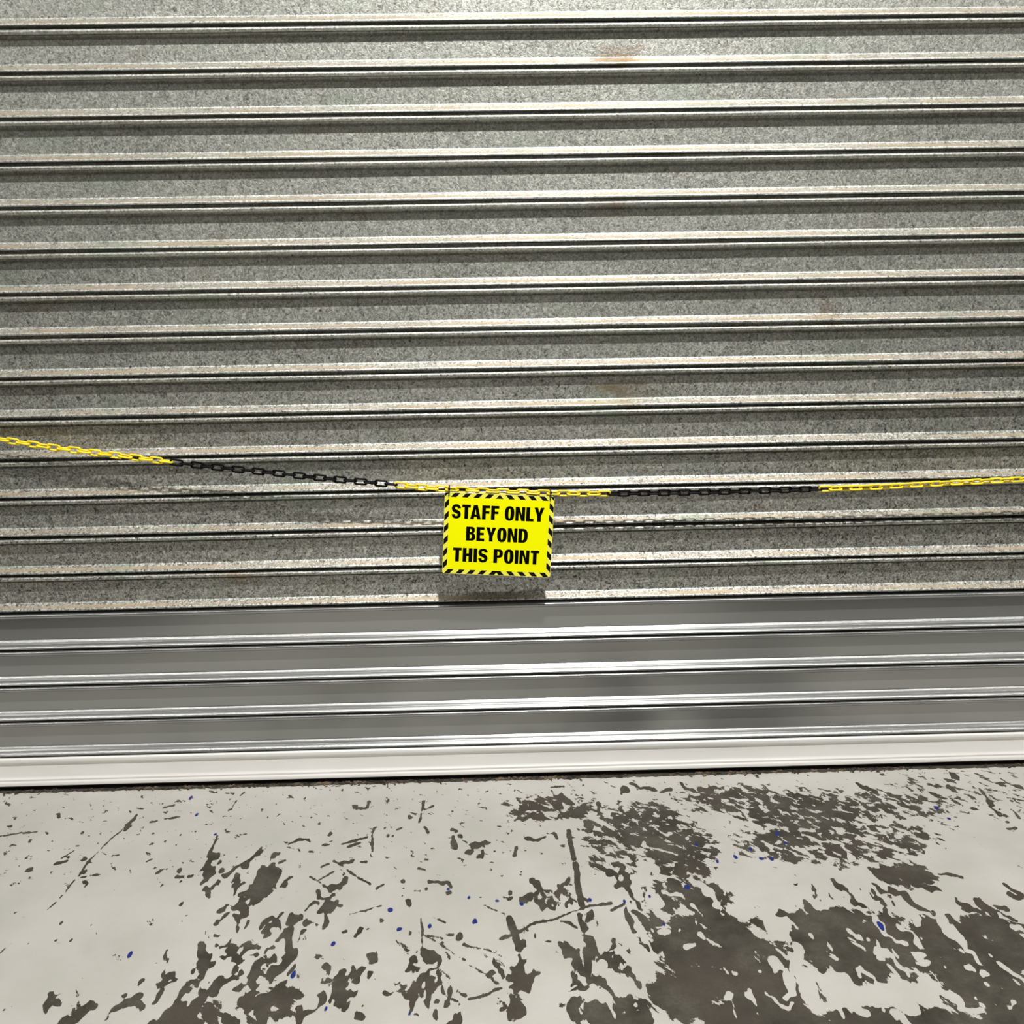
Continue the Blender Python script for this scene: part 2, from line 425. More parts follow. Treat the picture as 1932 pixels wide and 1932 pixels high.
    (3, 14, (1620, 240, 1680, 350, 1730, 395)), (3, 24, (1790, 455)), (3, 12, (1840, 385, 1875, 430)), (3, 8, (1800, 518, 1870, 508)), (3, 12, (1310, 860, 1390, 855)), (3, 9, (1400, 850, 1470, 865)), (3, 16, (1800, 925, 1900, 975)), (3, 16, (1810, 1000, 1900, 1010)),
    (3, 16, (1460, 1050, 1540, 1080)), (3, 22, (1540, 1110, 1650, 1130)), (3, 16, (1620, 1050, 1640, 1100, 1740, 1140, 1830, 1190)), (3, 16, (1710, 1090, 1780, 1105)), (3, 22, (1070, 980, 1150, 1060, 1260, 1130)), (3, 16, (560, 890, 640, 980, 690, 1060, 800, 1110)),
    (3, 30, (850, 800, 1000, 810)), (3, 40, (1050, 850, 1160, 860)), (3, 24, (860, 940, 1050, 960)), (3, 18, (520, 1000)), (3, 20, (800, 990, 860, 1010)), (3, 14, (980, 1045)), (3, 24, (920, 1090, 940, 1150)), (3, 36, (960, 1180, 1000, 1220)), (3, 12, (800, 1193)),
    (3, 18, (390, 950, 400, 990)), (3, 12, (440, 1030)), (3, 20, (640, 1110, 760, 1140)), (3, 32, (180, 1110, 300, 1140)), (3, 34, (350, 1090, 440, 1120)), (3, 50, (360, 1190, 480, 1200)), (3, 26, (1400, 1160)), (3, 18, (1250, 860)), (3, 16, (1180, 935, 1290, 940)),
    (3, 12, (270, 910)), (3, 8, (735, 957)), (3, 26, (760, 220, 840, 260)), (3, 14, (790, 410, 850, 470)), (3, 13, (1410, 120, 1430, 150)), (3, 12, (1380, 210, 1430, 260)),
]
KEEP = [
    (2, 48, (680, 1440)), (2, 44, (810, 1390)), (2, 60, (960, 1510, 930, 1590)), (2, 28, (890, 1390, 900, 1430)), (2, 38, (760, 1560, 780, 1620)), (2, 46, (620, 1710, 560, 1790)), (2, 24, (690, 1790, 740, 1780)), (2, 18, (820, 1640, 970, 1690, 1060, 1770)),
    (2, 28, (980, 1300, 1040, 1400)), (2, 70, (700, 1190, 780, 1220, 640, 1280)), (2, 24, (900, 1130, 970, 1220)), (2, 40, (1000, 990, 1070, 1050)), (2, 22, (1400, 930, 1550, 1030, 1590, 1110)), (2, 44, (1450, 430, 1520, 460)), (2, 24, (1010, 780)), (2, 20, (1060, 850)),
    (2, 18, (1380, 1280, 1410, 1310)), (2, 12, (1300, 1360, 1370, 1355)), (2, 12, (1540, 1530, 1560, 1570)), (2, 16, (1605, 1540)), (2, 16, (1590, 1780, 1620, 1830)), (2, 16, (1790, 1720, 1800, 1790, 1750, 1760)), (2, 30, (1100, 1220, 1130, 1200)), (2, 15, (790, 1860, 830, 1920)), (2, 24, (510, 1590)), (2, 90, (200, 800, 300, 820)),
    (2, 60, (620, 960, 750, 1000)), (2, 50, (300, 520, 380, 480)), (2, 70, (260, 1480, 300, 1780)), (2, 14, (1160, 1000, 1260, 1020)), (2, 12, (1280, 1130, 1350, 1135)), (2, 14, (1340, 1080, 1440, 1150)), (2, 12, (900, 1780)), (2, 12, (920, 1830)), (2, 13, (1370, 1190)), (2, 10, (1240, 1240)),
    (3, 54, (420, 1640, 580, 1630, 690, 1720)), (3, 44, (360, 1760, 440, 1720)), (3, 54, (850, 1640, 960, 1740, 1100, 1790)), (3, 36, (1200, 1700, 1420, 1720)), (3, 20, (1400, 1720, 1520, 1800)), (3, 36, (310, 1410, 300, 1560)), (3, 36, (190, 1590, 190, 1680)), (3, 32, (60, 1490, 110, 1490)), (3, 16, (115, 1720, 150, 1780, 230, 1810)),
    (3, 34, (560, 1790)), (3, 22, (840, 1420, 960, 1440, 1000, 1500, 1100, 1550)), (3, 20, (1120, 1415, 1190, 1425)), (3, 16, (1050, 1230, 1110, 1290, 1180, 1370)), (3, 14, (1510, 1390, 1580, 1430, 1650, 1520)), (3, 20, (1390, 1250, 1460, 1320)), (3, 16, (850, 1350, 870, 1390)), (3, 36, (680, 1830, 720, 1830)), (3, 22, (900, 1240, 1000, 1300)),
    (3, 54, (80, 1150, 210, 1230, 90, 1280)), (3, 24, (230, 1340)), (3, 28, (315, 1668)), (3, 18, (1490, 1500, 1560, 1540)), (3, 14, (1130, 1480, 1230, 1485)), (3, 18, (1200, 1560, 1220, 1640)), (3, 16, (1790, 1510, 1910, 1580)), (3, 16, (1630, 1610, 1700, 1615)), (3, 16, (1640, 1670)), (3, 14, (1865, 1630)), (3, 20, (1890, 1290)), (3, 14, (1840, 1240, 1890, 1245)), (3, 13, (1800, 1810, 1870, 1790)),
    (3, 10, (1580, 1745)), (3, 10, (1340, 1508)), (3, 10, (1690, 1440)), (3, 14, (735, 1590)), (3, 14, (890, 1478)), (3, 13, (640, 1270, 720, 1310)), (3, 10, (785, 1320)), (3, 14, (470, 1320, 520, 1370)), (3, 14, (120, 1380, 220, 1450)), (3, 13, (340, 1270)), (3, 11, (390, 1225)), (3, 12, (960, 1370, 1000, 1420)), (3, 12, (940, 1530, 1000, 1590)), (3, 16, (1010, 1880, 1100, 1930)),
    (3, 70, (150, 960, 330, 960)), (3, 60, (740, 860, 760, 920)), (3, 40, (700, 960, 760, 1060)), (3, 50, (1040, 1060, 1090, 1140)), (3, 130, (1400, 760, 1700, 800)), (3, 80, (1350, 1000, 1300, 1040)), (3, 40, (1320, 1130, 1380, 1230)), (3, 120, (1600, 500, 1850, 650)), (3, 34, (860, 1180, 820, 1160)),
    (3, 28, (330, 680, 420, 720)), (3, 30, (680, 700)),
    # small holes in the left patches
    (0, 10, (1760, 1050)), (0, 10, (1490, 925)), (1, 10, (110, 860)), (1, 7, (120, 910)), (1, 7, (100, 960)), (1, 8, (60, 835)), (1, 28, (1190, 1520, 1280, 1510)), (1, 26, (1110, 1600)), (1, 22, (1340, 1650, 1350, 1680)), (1, 30, (1200, 1690)), (1, 10, (1815, 1555)),
]
WEAR = [  # spot on the floor (quarter, x, y), half sizes, strength
    (2, 1000, 500, 360, 200, 0.72), (2, 1230, 640, 300, 200, 0.85), (2, 1250, 780, 240, 120, 0.8), (2, 1200, 1000, 260, 200, 0.55), (2, 1450, 1050, 200, 160, 0.9), (2, 1450, 1300, 480, 220, 1.5), (2, 1500, 1650, 560, 330, 1.7), (2, 1750, 1850, 500, 200, 1.6),
    (2, 1650, 300, 450, 110, 0.62), (3, 330, 390, 560, 180, 0.68), (3, 150, 350, 300, 120, 0.45), (3, 250, 620, 460, 150, 0.60), (3, 560, 640, 360, 150, 0.60), (3, 800, 600, 420, 170, 0.50), (3, 900, 340, 420, 110, 0.55), (3, 1080, 600, 270, 150, 0.45), (3, 1080, 850, 220, 110, 0.9), (3, 600, 1250, 420, 190, 1.2), (3, 900, 1250, 300, 160, 0.8),
    (3, 700, 1450, 420, 200, 1.1), (3, 1300, 1400, 480, 260, 1.5), (3, 1750, 1350, 420, 260, 1.5), (3, 1800, 1750, 500, 300, 1.7), (3, 100, 1550, 330, 350, 1.2), (3, 900, 1930, 900, 130, 1.5), (2, 320, 360, 360, 120, 0.52), (2, 740, 600, 230, 210, 0.48), (2, 780, 740, 230, 120, 0.45), (3, 1300, 300, 340, 200, 0.34), (3, 1700, 280, 400, 220, 0.28),
    (2, 380, 1000, 200, 110, 0.42), (2, 650, 1500, 220, 230, 0.4), (2, 800, 1850, 330, 140, 0.8), (1, 80, 1800, 260, 160, 0.5), (0, 1700, 1850, 330, 140, 0.45),
]
BLUE = [(0, 9, (1390, 288)), (0, 9, (1430, 410)), (0, 9, (1558, 560)), (0, 10, (950, 1424)), (1, 10, (990, 1110)), (1, 11, (1050, 1243)), (1, 9, (1270, 1222)), (1, 12, (1600, 1190)), (1, 11, (1775, 1035)), (1, 8, (1560, 1008)), (1, 8, (1405, 957)), (1, 9, (575, 1362)), (1, 13, (280, 1588)), (1, 9, (512, 1833)), (1, 9, (1125, 1858)),
        (2, 12, (90, 1070)), (2, 8, (590, 1030)), (2, 11, (840, 1040)), (2, 7, (1020, 1005)), (2, 8, (1120, 1200)), (2, 11, (1300, 950)), (2, 10, (1755, 655)), (2, 10, (1360, 625)), (2, 12, (1640, 715)), (2, 10, (1520, 745)), (2, 10, (1840, 735)), (2, 9, (1900, 735)), (3, 13, (870, 1195)), (3, 10, (30, 735)), (3, 9, (140, 560)), (3, 9, (200, 620)), (3, 9, (1290, 360)), (3, 8, (1380, 440))]
FB = np.full(X.shape, -0.05)
strokes(BARE, FB, 1.12)
FB = np.maximum(FB, Y + 0.021 + 0.9 * WRAD)  # dirty edge at the shutter foot, also painting the dark gap's shade wider
FK = np.full(X.shape, -0.05)
strokes(KEEP, FK, 1.1)
FU = np.full(X.shape, -0.05)
strokes(BLUE, FU, 1.35)
WR = np.zeros(X.shape)
for k, x, y, rx, ry, s in WEAR:
    c0, c1 = cp(k, x, y)
    s1 = sc_at(c1)
    ex = rx * s1
    ey = abs(cp(k, x, y - ry)[1] - cp(k, x, min(y + ry, 2600))[1]) / 2
    q = ((X - c0) / ex) ** 2 + ((Y - c1) / ey) ** 2
    s *= 1.16 if s < 0.75 else 1.0
    WR = np.maximum(WR, min(s, 1.08) * np.clip(1.35 - q, 0, 1))
REFL_DARK = 1.9 * np.clip((-1.15 - Y) / 0.5, 0, 1)  # dark floor out of view, added to vary reflections in the lower slats
WR = np.maximum(WR, REFL_DARK * np.clip((np.abs(X + 0.05 + 0.5 * vnoise(X, Y, 0.9, 12)) - 1.05) / 0.6, 0, 1) * np.clip((4.5 + Y) / 0.6, 0, 1))
idx = np.arange(NX * NY).reshape(NY, NX)
quads = np.stack([idx[:-1, :-1], idx[:-1, 1:], idx[1:, 1:], idx[1:, :-1]], -1).reshape(-1, 4)
me = bpy.data.meshes.new('floor')
me.vertices.add(NX * NY)
me.vertices.foreach_set('co', np.stack([X, Y, np.zeros_like(X)], -1).astype(np.float32).ravel())
me.loops.add(quads.size)
me.loops.foreach_set('vertex_index', quads.astype(np.int32).ravel())
me.polygons.add(len(quads))
me.polygons.foreach_set('loop_start', np.arange(0, quads.size, 4, dtype=np.int32))
me.update(calc_edges=True)
for nm, A in (('bare_and_gap', FB), ('keep', FK), ('blue', FU), ('wear', WR)):
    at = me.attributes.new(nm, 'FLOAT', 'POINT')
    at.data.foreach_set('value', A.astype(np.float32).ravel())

f = NT('worn_painted_concrete')
co = f.coords()
warp = f.noise(f.coords((1, K_Y, 1)), 55, 4, 0.6, 0.6)
warp2 = f.noise(f.coords((1, K_Y, 1), loc=(5, 2, 0)), 22, 3, 0.5, 0.3)
wv = f.math('ADD', f.math('MULTIPLY', f.math('SUBTRACT', warp, 0.5), 0.020), f.math('MULTIPLY', f.math('SUBTRACT', warp2, 0.5), 0.014))
sf = f.new('ShaderNodeSeparateXYZ')
f.l.new(co, sf.inputs[0])


def along(dx, dy, su, sv):                       # coordinates drawn out along the direction of wear
    uu = f.math('ADD', f.math('MULTIPLY', sf.outputs['X'], dx * su), f.math('MULTIPLY', sf.outputs['Y'], dy * su))
    vv = f.math('ADD', f.math('MULTIPLY', sf.outputs['X'], -dy * sv), f.math('MULTIPLY', sf.outputs['Y'], dx * sv))
    cc = f.new('ShaderNodeCombineXYZ')
    f.put(cc.inputs[0], uu)
    f.put(cc.inputs[1], vv)
    return cc.outputs[0]


fl_far = f.noise(along(0.6, -0.8, 0.62, 0.95), 46, 4, 0.6, 0.4)
fl_near = f.noise(along(0.5, -0.87, 0.42, 0.8), 27, 5, 0.62, 0.4)
nearf = f.step(sf.outputs['Y'], -0.42, -0.75)
flm = f.new('ShaderNodeMix', data_type='FLOAT')
f.put(flm.inputs[0], nearf)
f.put(flm.inputs[2], fl_far)
f.put(flm.inputs[3], fl_near)
flake = flm.outputs[0]
fv = f.math('MULTIPLY', f.math('SUBTRACT', flake, 0.5), 4.2)
wr = f.math('ADD', fv, f.math('MULTIPLY_ADD', f.attr('wear'), 1.15, -0.60))
keep = f.math('ADD', f.attr('keep'), f.math('MULTIPLY', wv, 0.3))
worn = f.math('MINIMUM', f.math('MULTIPLY', wr, 0.012), f.math('MULTIPLY', keep, -1.0))
thin = f.math('MULTIPLY', f.math('SUBTRACT', warp, 0.5), 0.005)
bare_and_gap = f.math('ADD', f.attr('bare_and_gap'), f.math('ADD', f.math('MULTIPLY', wv, 0.25), thin))
field = f.math('MAXIMUM', worn, bare_and_gap)
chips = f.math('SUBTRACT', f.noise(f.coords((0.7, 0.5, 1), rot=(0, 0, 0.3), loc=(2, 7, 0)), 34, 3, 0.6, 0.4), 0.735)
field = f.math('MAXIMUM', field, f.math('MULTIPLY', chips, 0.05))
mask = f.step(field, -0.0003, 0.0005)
cl = f.noise(co, 4, 5, 0.6)
fg = f.noise(co, 160, 4, 0.7)
paint = f.mix(f.step(cl, 0.3, 0.7), (0.44, 0.43, 0.395), (0.515, 0.495, 0.465))
paint = f.mix(f.step(fg, 0.35, 0.75, 0.0, 0.16), paint, (0.40, 0.38, 0.34))
smud = f.step(f.noise(f.coords((0.8, 0.5, 1), loc=(1, 1, 0)), 5, 4, 0.6), 0.60, 0.74, 0.0, 0.25)
paint = f.mix(smud, paint, (0.34, 0.31, 0.28))
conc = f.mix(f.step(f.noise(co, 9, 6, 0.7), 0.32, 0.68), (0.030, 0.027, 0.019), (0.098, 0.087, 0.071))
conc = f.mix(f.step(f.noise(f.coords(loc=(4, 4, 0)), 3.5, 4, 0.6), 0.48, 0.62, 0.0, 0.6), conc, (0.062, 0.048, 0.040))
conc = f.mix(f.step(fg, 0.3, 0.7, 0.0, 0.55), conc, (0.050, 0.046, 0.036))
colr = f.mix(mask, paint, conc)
bl = f.step(f.math('ADD', f.attr('blue'), f.math('MULTIPLY', f.math('SUBTRACT', warp, 0.5), 0.004)), -0.0012, 0.0004)
colr = f.mix(bl, colr, (0.012, 0.025, 0.17))
edge = f.math('MULTIPLY', f.step(field, -0.0010, 0.0), f.step(field, 0.0016, 0.0))
f.set(Base_Color=colr, Roughness=f.math('MULTIPLY_ADD', mask, 0.12, 0.55), Specular_IOR_Level=0.3)
f.bump(f.math('ADD', f.math('MULTIPLY', mask, -1.0), f.math('MULTIPLY', fg, 0.12)), 0.5, 0.0008)
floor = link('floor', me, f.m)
tag(floor, kind='structure')

# ------------------------------------------------------------------ roller shutter
SEAMS_L = [49.7, 137.4, 224.1, 309.8, 393.3, 477, 558.2, 638.7, 716.8, 793.5, 870, 941.8, 1014.2, 1086.2, 1156.6, 1227, 1295.5, 1361, 1429]
SEAMS_R = [30.3, 114.9, 198.5, 281.6, 363.6, 443.6, 521.7, 600.7, 678.3, 753.1, 829.2, 902.5, 975.7, 1046.0, 1114.5, 1183, 1249, 1314.5, 1379]
SEAM = [(on_wall(20, l)[2] + on_wall(1910, r)[2]) / 2 for l, r in zip(SEAMS_L, SEAMS_R)]
PIT = 0.110
seams = [SEAM[0] + PIT * k for k in range(5, 0, -1)] + SEAM
HALF_W = 2.60
XS = np.linspace(-HALF_W, HALF_W, 131)


def arc(cx, cz, r, a0, a1, n):
    return [(cx + r * math.cos(math.radians(a0 + (a1 - a0) * i / (n - 1))),
             cz + r * math.sin(math.radians(a0 + (a1 - a0) * i / (n - 1)))) for i in range(n)]


def slat_profile(h, tilt, rb=0.0060, groove=0.0240, depth=0.018, r1=0.006, r2=0.0055, tip=0.0, rib=False):
    """(out, z) from the hidden upper curl down over bead, web, ledge and the lip that hooks the next bead."""
    zb = -0.005 - rb
    xb = 0.0200 - rb
    P = [(-0.014, 0.0045), (-0.014, -0.003), (-0.013, -0.0048), (-0.004, -0.0050), (0.004, -0.0051)]
    P += arc(xb, zb, rb, 105, -150, 24)
    zr = zb - rb * 0.5
    P += [(xb - rb * 0.9, zr + 0.0006), (0.0020, zr + 0.0014), (-0.0060, zr + 0.0014), (-0.0085, zr), (-0.0085, -groove + 0.0012), (-0.0080, -groove + 0.0004)]
    P += arc(-0.0028, -groove - 0.0012, 0.0016, 95, 8, 6)
    zf0, zf1 = -groove - 0.0022, -h + 0.0265
    P += [(-0.0012 + tip * t, zf0 + (zf1 - zf0) * t) for t in (0.0, 0.03, 0.1, 0.3, 0.6, 0.9, 0.97, 1.0)]
    x0, z0 = P[-1]
    # concave bend outwards
    ta = math.radians(tilt)
    for i in range(1, 8):
        a_ = ta * i / 7
        P.append((x0 + r1 * (1 - math.cos(a_)), z0 - r1 * math.sin(a_)))
    x1, z1 = P[-1]
    xe = depth - r2 * (1 - math.cos(ta))
    run = max((xe - x1) / math.sin(ta), 0.002)
    for q in ((0.1, 0.35, 0.48, 0.52, 0.65, 0.9, 1.0) if rib else (0.1, 0.5, 0.9, 1.0)):
        nx, nz_ = x1 + run * q * math.sin(ta), z1 - run * q * math.cos(ta)
        if rib and 0.3 < q < 0.7:
            dd = 0.0009 if q in (0.48, 0.52) else 0.0
            nx, nz_ = nx - dd * math.cos(ta), nz_ - dd * math.sin(ta)
        P.append((nx, nz_))
    x2, z2 = P[-1]
    for i in range(1, 9):
        a_ = ta * (1 - i / 8)
        P.append((x2 + r2 * (math.cos(a_) - math.cos(ta)), z2 - r2 * (math.sin(ta) - math.sin(a_))))
    x3, z3 = P[-1]
    zl = -h + 0.0048
    if z3 - zl > 0.0008:
        P.append((x3, z3 - (z3 - zl) * 0.5))
        P.append((x3, zl + 0.0005))
    P += arc(x3 - 0.0012, min(z3, zl + 0.0005), 0.0012, -10, -90, 5)
    zu = P[-1][1]
    P += [(x3 - 0.005, zu), (0.0, zu + 0.0006), (-0.014, zu + 0.001)]
    return P


def curtain(name, rows, mat, parent, seed, wob):
    V, Fc, PR, n = [], [], [], 0
    rnd = random.Random(seed)
    for (z0, zn, prof) in rows:
        m = len(prof)
        ph = rnd.uniform(0, 100)
        L = [0.0]
        for i in range(1, m):
            L.append(L[-1] + math.hypot(prof[i][0] - prof[i - 1][0], prof[i][1] - prof[i - 1][1]))
        zmin = -(z0 - zn)
        for x in XS:
            dz = wob * mnoise.noise((x * 1.3, ph, 0.0))
            dy = wob * mnoise.noise((x * 2.1, ph, 7.0))
            for i, (o_, z_) in enumerate(prof):
                V.append((x, -(o_ - 0.018) + dy, z0 + z_ + dz))
                PR.append(min(max(z_ / zmin, 0.0), 1.0))
        for c in range(len(XS) - 1):
            for i in range(m - 1):
                a0 = n + c * m + i
                Fc.append((a0, a0 + 1, a0 + m + 1, a0 + m))
        n += m * len(XS)
    me_ = pydata(name, V, Fc)
    at_ = me_.attributes.new('prof', 'FLOAT', 'POINT')
    at_.data.foreach_set('value', np.array(PR, dtype=np.float32))
    return link(name, me_, mat, parent)


shutter = empty('roller_shutter', (0, 0, 0))
tag(shutter, 'grey metal roller shutter of horizontal interlocking slats, closed down to the worn painted floor', 'roller shutter')
rnd = random.Random(4)
galv, alum = [], []
for i in range(len(seams) - 1):
    h = seams[i] - seams[i + 1]
    k = i - 5
    if k < 14:
        tip = rnd.uniform(-0.0010, 0.0010) - (0.0012 if k >= 11 else 0.0)
        galv.append((seams[i], seams[i + 1], slat_profile(h, 52 + rnd.uniform(-2, 2), tip=tip)))
    else:
        alum.append((seams[i], seams[i + 1], slat_profile(h, 43, rb=0.0070, groove=0.0212, r1=0.005, r2=0.0045, tip=rnd.uniform(-0.0006, 0.0006), rib=True)))
tag(curtain('slat_curtain', galv, M_GALV, shutter, 1, 0.0011), 'mottled galvanised upper slats')
tag(curtain('slat_curtain', alum, M_ALU, shutter, 2, 0.0005), 'smoother bright aluminium lower slats')


def extrude(name, prof, mat, parent, xs=XS, wob=0.0, closed=False):
    V, Fc = [], []
    m = len(prof)
    for x in xs:
        dz = wob * mnoise.noise((x * 1.3, 3.0, 0.0))
        V += [(x, -(o_ - 0.018), z_ + dz) for o_, z_ in prof]
    for c in range(len(xs) - 1):
        for i in range(m if closed else m - 1):
            a0, a1 = c * m + i, c * m + (i + 1) % m
            Fc.append((a0, a1, a1 + m, a0 + m))
    if closed:
        Fc += [tuple(range(m)), tuple(range((len(xs) - 1) * m, len(xs) * m))[::-1]]
    return link(name, pydata(name, V, Fc), mat, parent)


zt = seams[-1]
ZB = 0.0155
rail = [(-0.014, zt + 0.0045), (-0.014, zt - 0.003), (-0.012, zt - 0.0042), (0.004, zt - 0.0044)] + arc(0.0125, zt - 0.0125, 0.0080, 125, 15, 12)
rail += [(0.0203, zt - 0.0145), (0.0200, zt - 0.0200), (0.0186, zt - 0.0215), (0.0160, zt - 0.0235), (0.0150, zt - 0.0255), (0.0148, zt - 0.030),
         (0.0170, zt - 0.045), (0.0200, ZB + 0.030), (0.0220, ZB + 0.0245), (0.0245, ZB + 0.0215), (0.0255, ZB + 0.0195), (0.0253, ZB + 0.0175), (0.0245, ZB + 0.0160), (0.0247, ZB + 0.0145),
         (0.0268, ZB + 0.0125), (0.0282, ZB + 0.0090), (0.0288, ZB + 0.0030), (0.0280, ZB + 0.0010), (0.0200, ZB), (0.004, ZB), (-0.012, ZB)]
tag(extrude('bottom_rail', rail, M_RAIL, shutter, wob=0.0004), 'pale satin aluminium bottom rail')
seal = [(0.012, ZB + 0.001), (0.0125, 0.004), (0.011, 0.0008), (0.004, 0.0006), (0.0, 0.004), (0.0, ZB + 0.001)]
tag(extrude('weather_seal', seal, M_RUBBER, shutter, closed=True), 'black rubber strip under the bottom rail')
back = [(-0.026, 0.0), (-0.026, seams[0] + 0.01), (-0.030, seams[0] + 0.01), (-0.030, 0.0)]
extrude('backing_sheet', back, M_VOID, shutter, xs=[-HALF_W, HALF_W], closed=True)
for s in (-1, 1):
    xs = [s * HALF_W - 0.05, s * HALF_W + 0.05]
    gp = [(0.045, 0.0), (0.045, seams[0]), (-0.05, seams[0]), (-0.05, 0.0)]
    link('guide_rail', extrude('tmp', gp, M_GALV, None, xs=xs, closed=True).data, None, shutter)
for o in [o for o in C.objects if o.name.startswith('tmp')]:
    bpy.data.objects.remove(o)

# ------------------------------------------------------------------ chain
PATH = [(0, 828.6), (33, 834), (72, 840), (112, 846), (151, 850.5), (189, 855.6), (229, 860), (269, 865), (306, 869.5), (346, 874.5), (385, 879), (425, 883), (505.6, 891), (584, 899.5), (662, 907),
        (740.6, 914), (779, 918), (815, 921), (850, 923), (889, 925), (944, 927.5), (1002, 929.3), (1040, 930.2), (1079, 930.9), (1116, 931.2), (1170, 931), (1246, 929.8), (1343.7, 928), (1381, 927.4), (1419, 926), (1478.5, 924.3),
        (1517, 923.2), (1593, 921), (1667, 918.2), (1741, 914), (1816, 910), (1873.6, 907), (1932, 904)]


def depth_at(px):
    return np.interp(px, [0, 320, 600, 1300, 1932], [0.027, 0.042, 0.053, 0.053, 0.064])


pts = np.array([on_wall(x, y, -depth_at(x)) for x, y in PATH])
px_of = np.array([p[0] for p in PATH], float)
# carry the chain on to the guide rails at both ends
dl, dr = pts[0] - pts[2], pts[-1] - pts[-4]
ends_l, ends_r = [], []
for i in range(1, 30):
    q = pts[0] + dl / dl[0] * (-0.04 * i)
    q[1] = -0.027
    q[2] += 0.00006 * i * i
    ends_l.append(q)
    q = pts[-1] + dr / dr[0] * (0.04 * i)
    q[1] = pts[-1][1]
    q[2] += 0.00006 * i * i
    ends_r.append(q)
allp = np.array(ends_l[::-1] + list(pts) + ends_r)
pxs = np.concatenate([np.full(len(ends_l), -1.0), px_of, np.full(len(ends_r), 2000.0)])
pxs[:len(ends_l)] = -40.0 * np.arange(len(ends_l), 0, -1)
pxs[-len(ends_r):] = 1932 + 28.0 * np.arange(1, len(ends_r) + 1)
seg = np.r_[0, np.cumsum(np.linalg.norm(np.diff(allp, axis=0), axis=1))]
LP = 0.0278                                      # link pitch
WIRE, WID = 0.0029, 0.0205


def link_verts(n_maj=28, n_min=8):
    """oval link in local XZ plane: centreline stadium with long straight sides."""
    half = LP / 2 + WIRE - WIRE * 0.15
    rr = WID / 2 - WIRE
    cl = []
    st = half - rr * 0.75
    q = n_maj // 2
    for sgn in (1, -1):
        for i in range(q):
            a_ = math.pi / 2 - math.pi * i / (q - 1)
            ca, sa = math.cos(a_), math.sin(a_)
            ex = abs(ca) ** 0.75 * (1 if ca >= 0 else -1)
            ez = abs(sa) ** 0.75 * (1 if sa >= 0 else -1)
            cl.append((sgn * (st + rr * 0.75 * ex), sgn * rr * ez))
    cl = np.array(cl)
    N = len(cl)
    V, Fc = [], []
    for i in range(N):
        t = cl[(i + 1) % N] - cl[(i - 1) % N]
        t /= np.linalg.norm(t) + 1e-9
        nrm = np.array([t[1], -t[0]])
        for j in range(n_min):
            b = 2 * math.pi * j / n_min
            p = cl[i] + nrm * WIRE * math.cos(b)
            V.append((p[0], WIRE * math.sin(b), p[1]))
    for i in range(N):
        for j in range(n_min):
            Fc.append((i * n_min + j, i * n_min + (j + 1) % n_min, ((i + 1) % N) * n_min + (j + 1) % n_min, ((i + 1) % N) * n_min + j))
    return V, Fc


LV, LF = link_verts()
me_y = pydata('link_yellow', LV, LF)
me_y.materials.append(M_YEL)
me_k = pydata('link_black', LV, LF)
me_k.materials.append(M_BLK)
mid = on_wall(966, 928, -0.053)
chain = empty('barrier_chain', Vector(mid))
tag(chain, 'yellow and black plastic link chain strung across in front of the metal shutter', 'chain')
inv = Matrix.Translation(-Vector(mid))


def roll_at(px):
    return np.interp(px, [-100, 0, 300, 340, 740, 780, 1140, 1180, 1540, 1580, 1932], [14, 12, 10, 2, 2, 12, 18, 14, 12, 36, 42])


def is_yellow(px):
    return px < 328 or 745 <= px < 1143 or px >= 1544 and px < 1950 or (px < 0)


n_links = int(seg[-1] / LP)
outV, outF, outM = [], [], []
rnd = random.Random(9)
link_spots = []
for i in range(n_links + 1):
    s = i * LP
    p = np.array([np.interp(s, seg, allp[:, k]) for k in range(3)])
    p2 = np.array([np.interp(s + 0.01, seg, allp[:, k]) for k in range(3)])
    p1 = np.array([np.interp(s - 0.01, seg, allp[:, k]) for k in range(3)])
    px = np.interp(s, seg, pxs)
    t = Vector(p2 - p1).normalized()
    side = t.cross(Vector((0, 0, 1))).normalized()      # away from the wall is -Y
    up = side.cross(t)
    a_ = math.radians(roll_at(px) + (90 if i % 2 else 0) + rnd.uniform(-6, 6))
    zax = up * math.cos(a_) + side * math.sin(a_)
    yax = zax.cross(t)
    M = Matrix(((t.x, yax.x, zax.x, p[0]), (t.y, yax.y, zax.y, p[1]), (t.z, yax.z, zax.z, p[2]), (0, 0, 0, 1)))
    if -14 < px < 1946:
        yl = is_yellow(px)
        o = bpy.data.objects.new('link', me_y if yl else me_k)
        C.objects.link(o)
        o.parent = chain
        o.matrix_basis = inv @ M
        o['label'] = 'yellow plastic link' if yl else 'black plastic link'
        link_spots.append(px)
    else:
        far = (px // 400) % 2 == 0 if px > 0 else (int(-px) // 400) % 2 == 0
        b = len(outV)
        outV += [tuple((inv @ M) @ Vector(v)) for v in LV]
        outF += [tuple(b + q for q in fc) for fc in LF]
        outM += [0 if far else 1] * len(LF)
me_o = pydata('link_run', outV, outF)
o = link('link_run', me_o, M_YEL, chain)
me_o.materials.append(M_BLK)
me_o.polygons.foreach_set('material_index', outM)
o['kind'] = 'stuff'
print('links in view', len(link_spots))

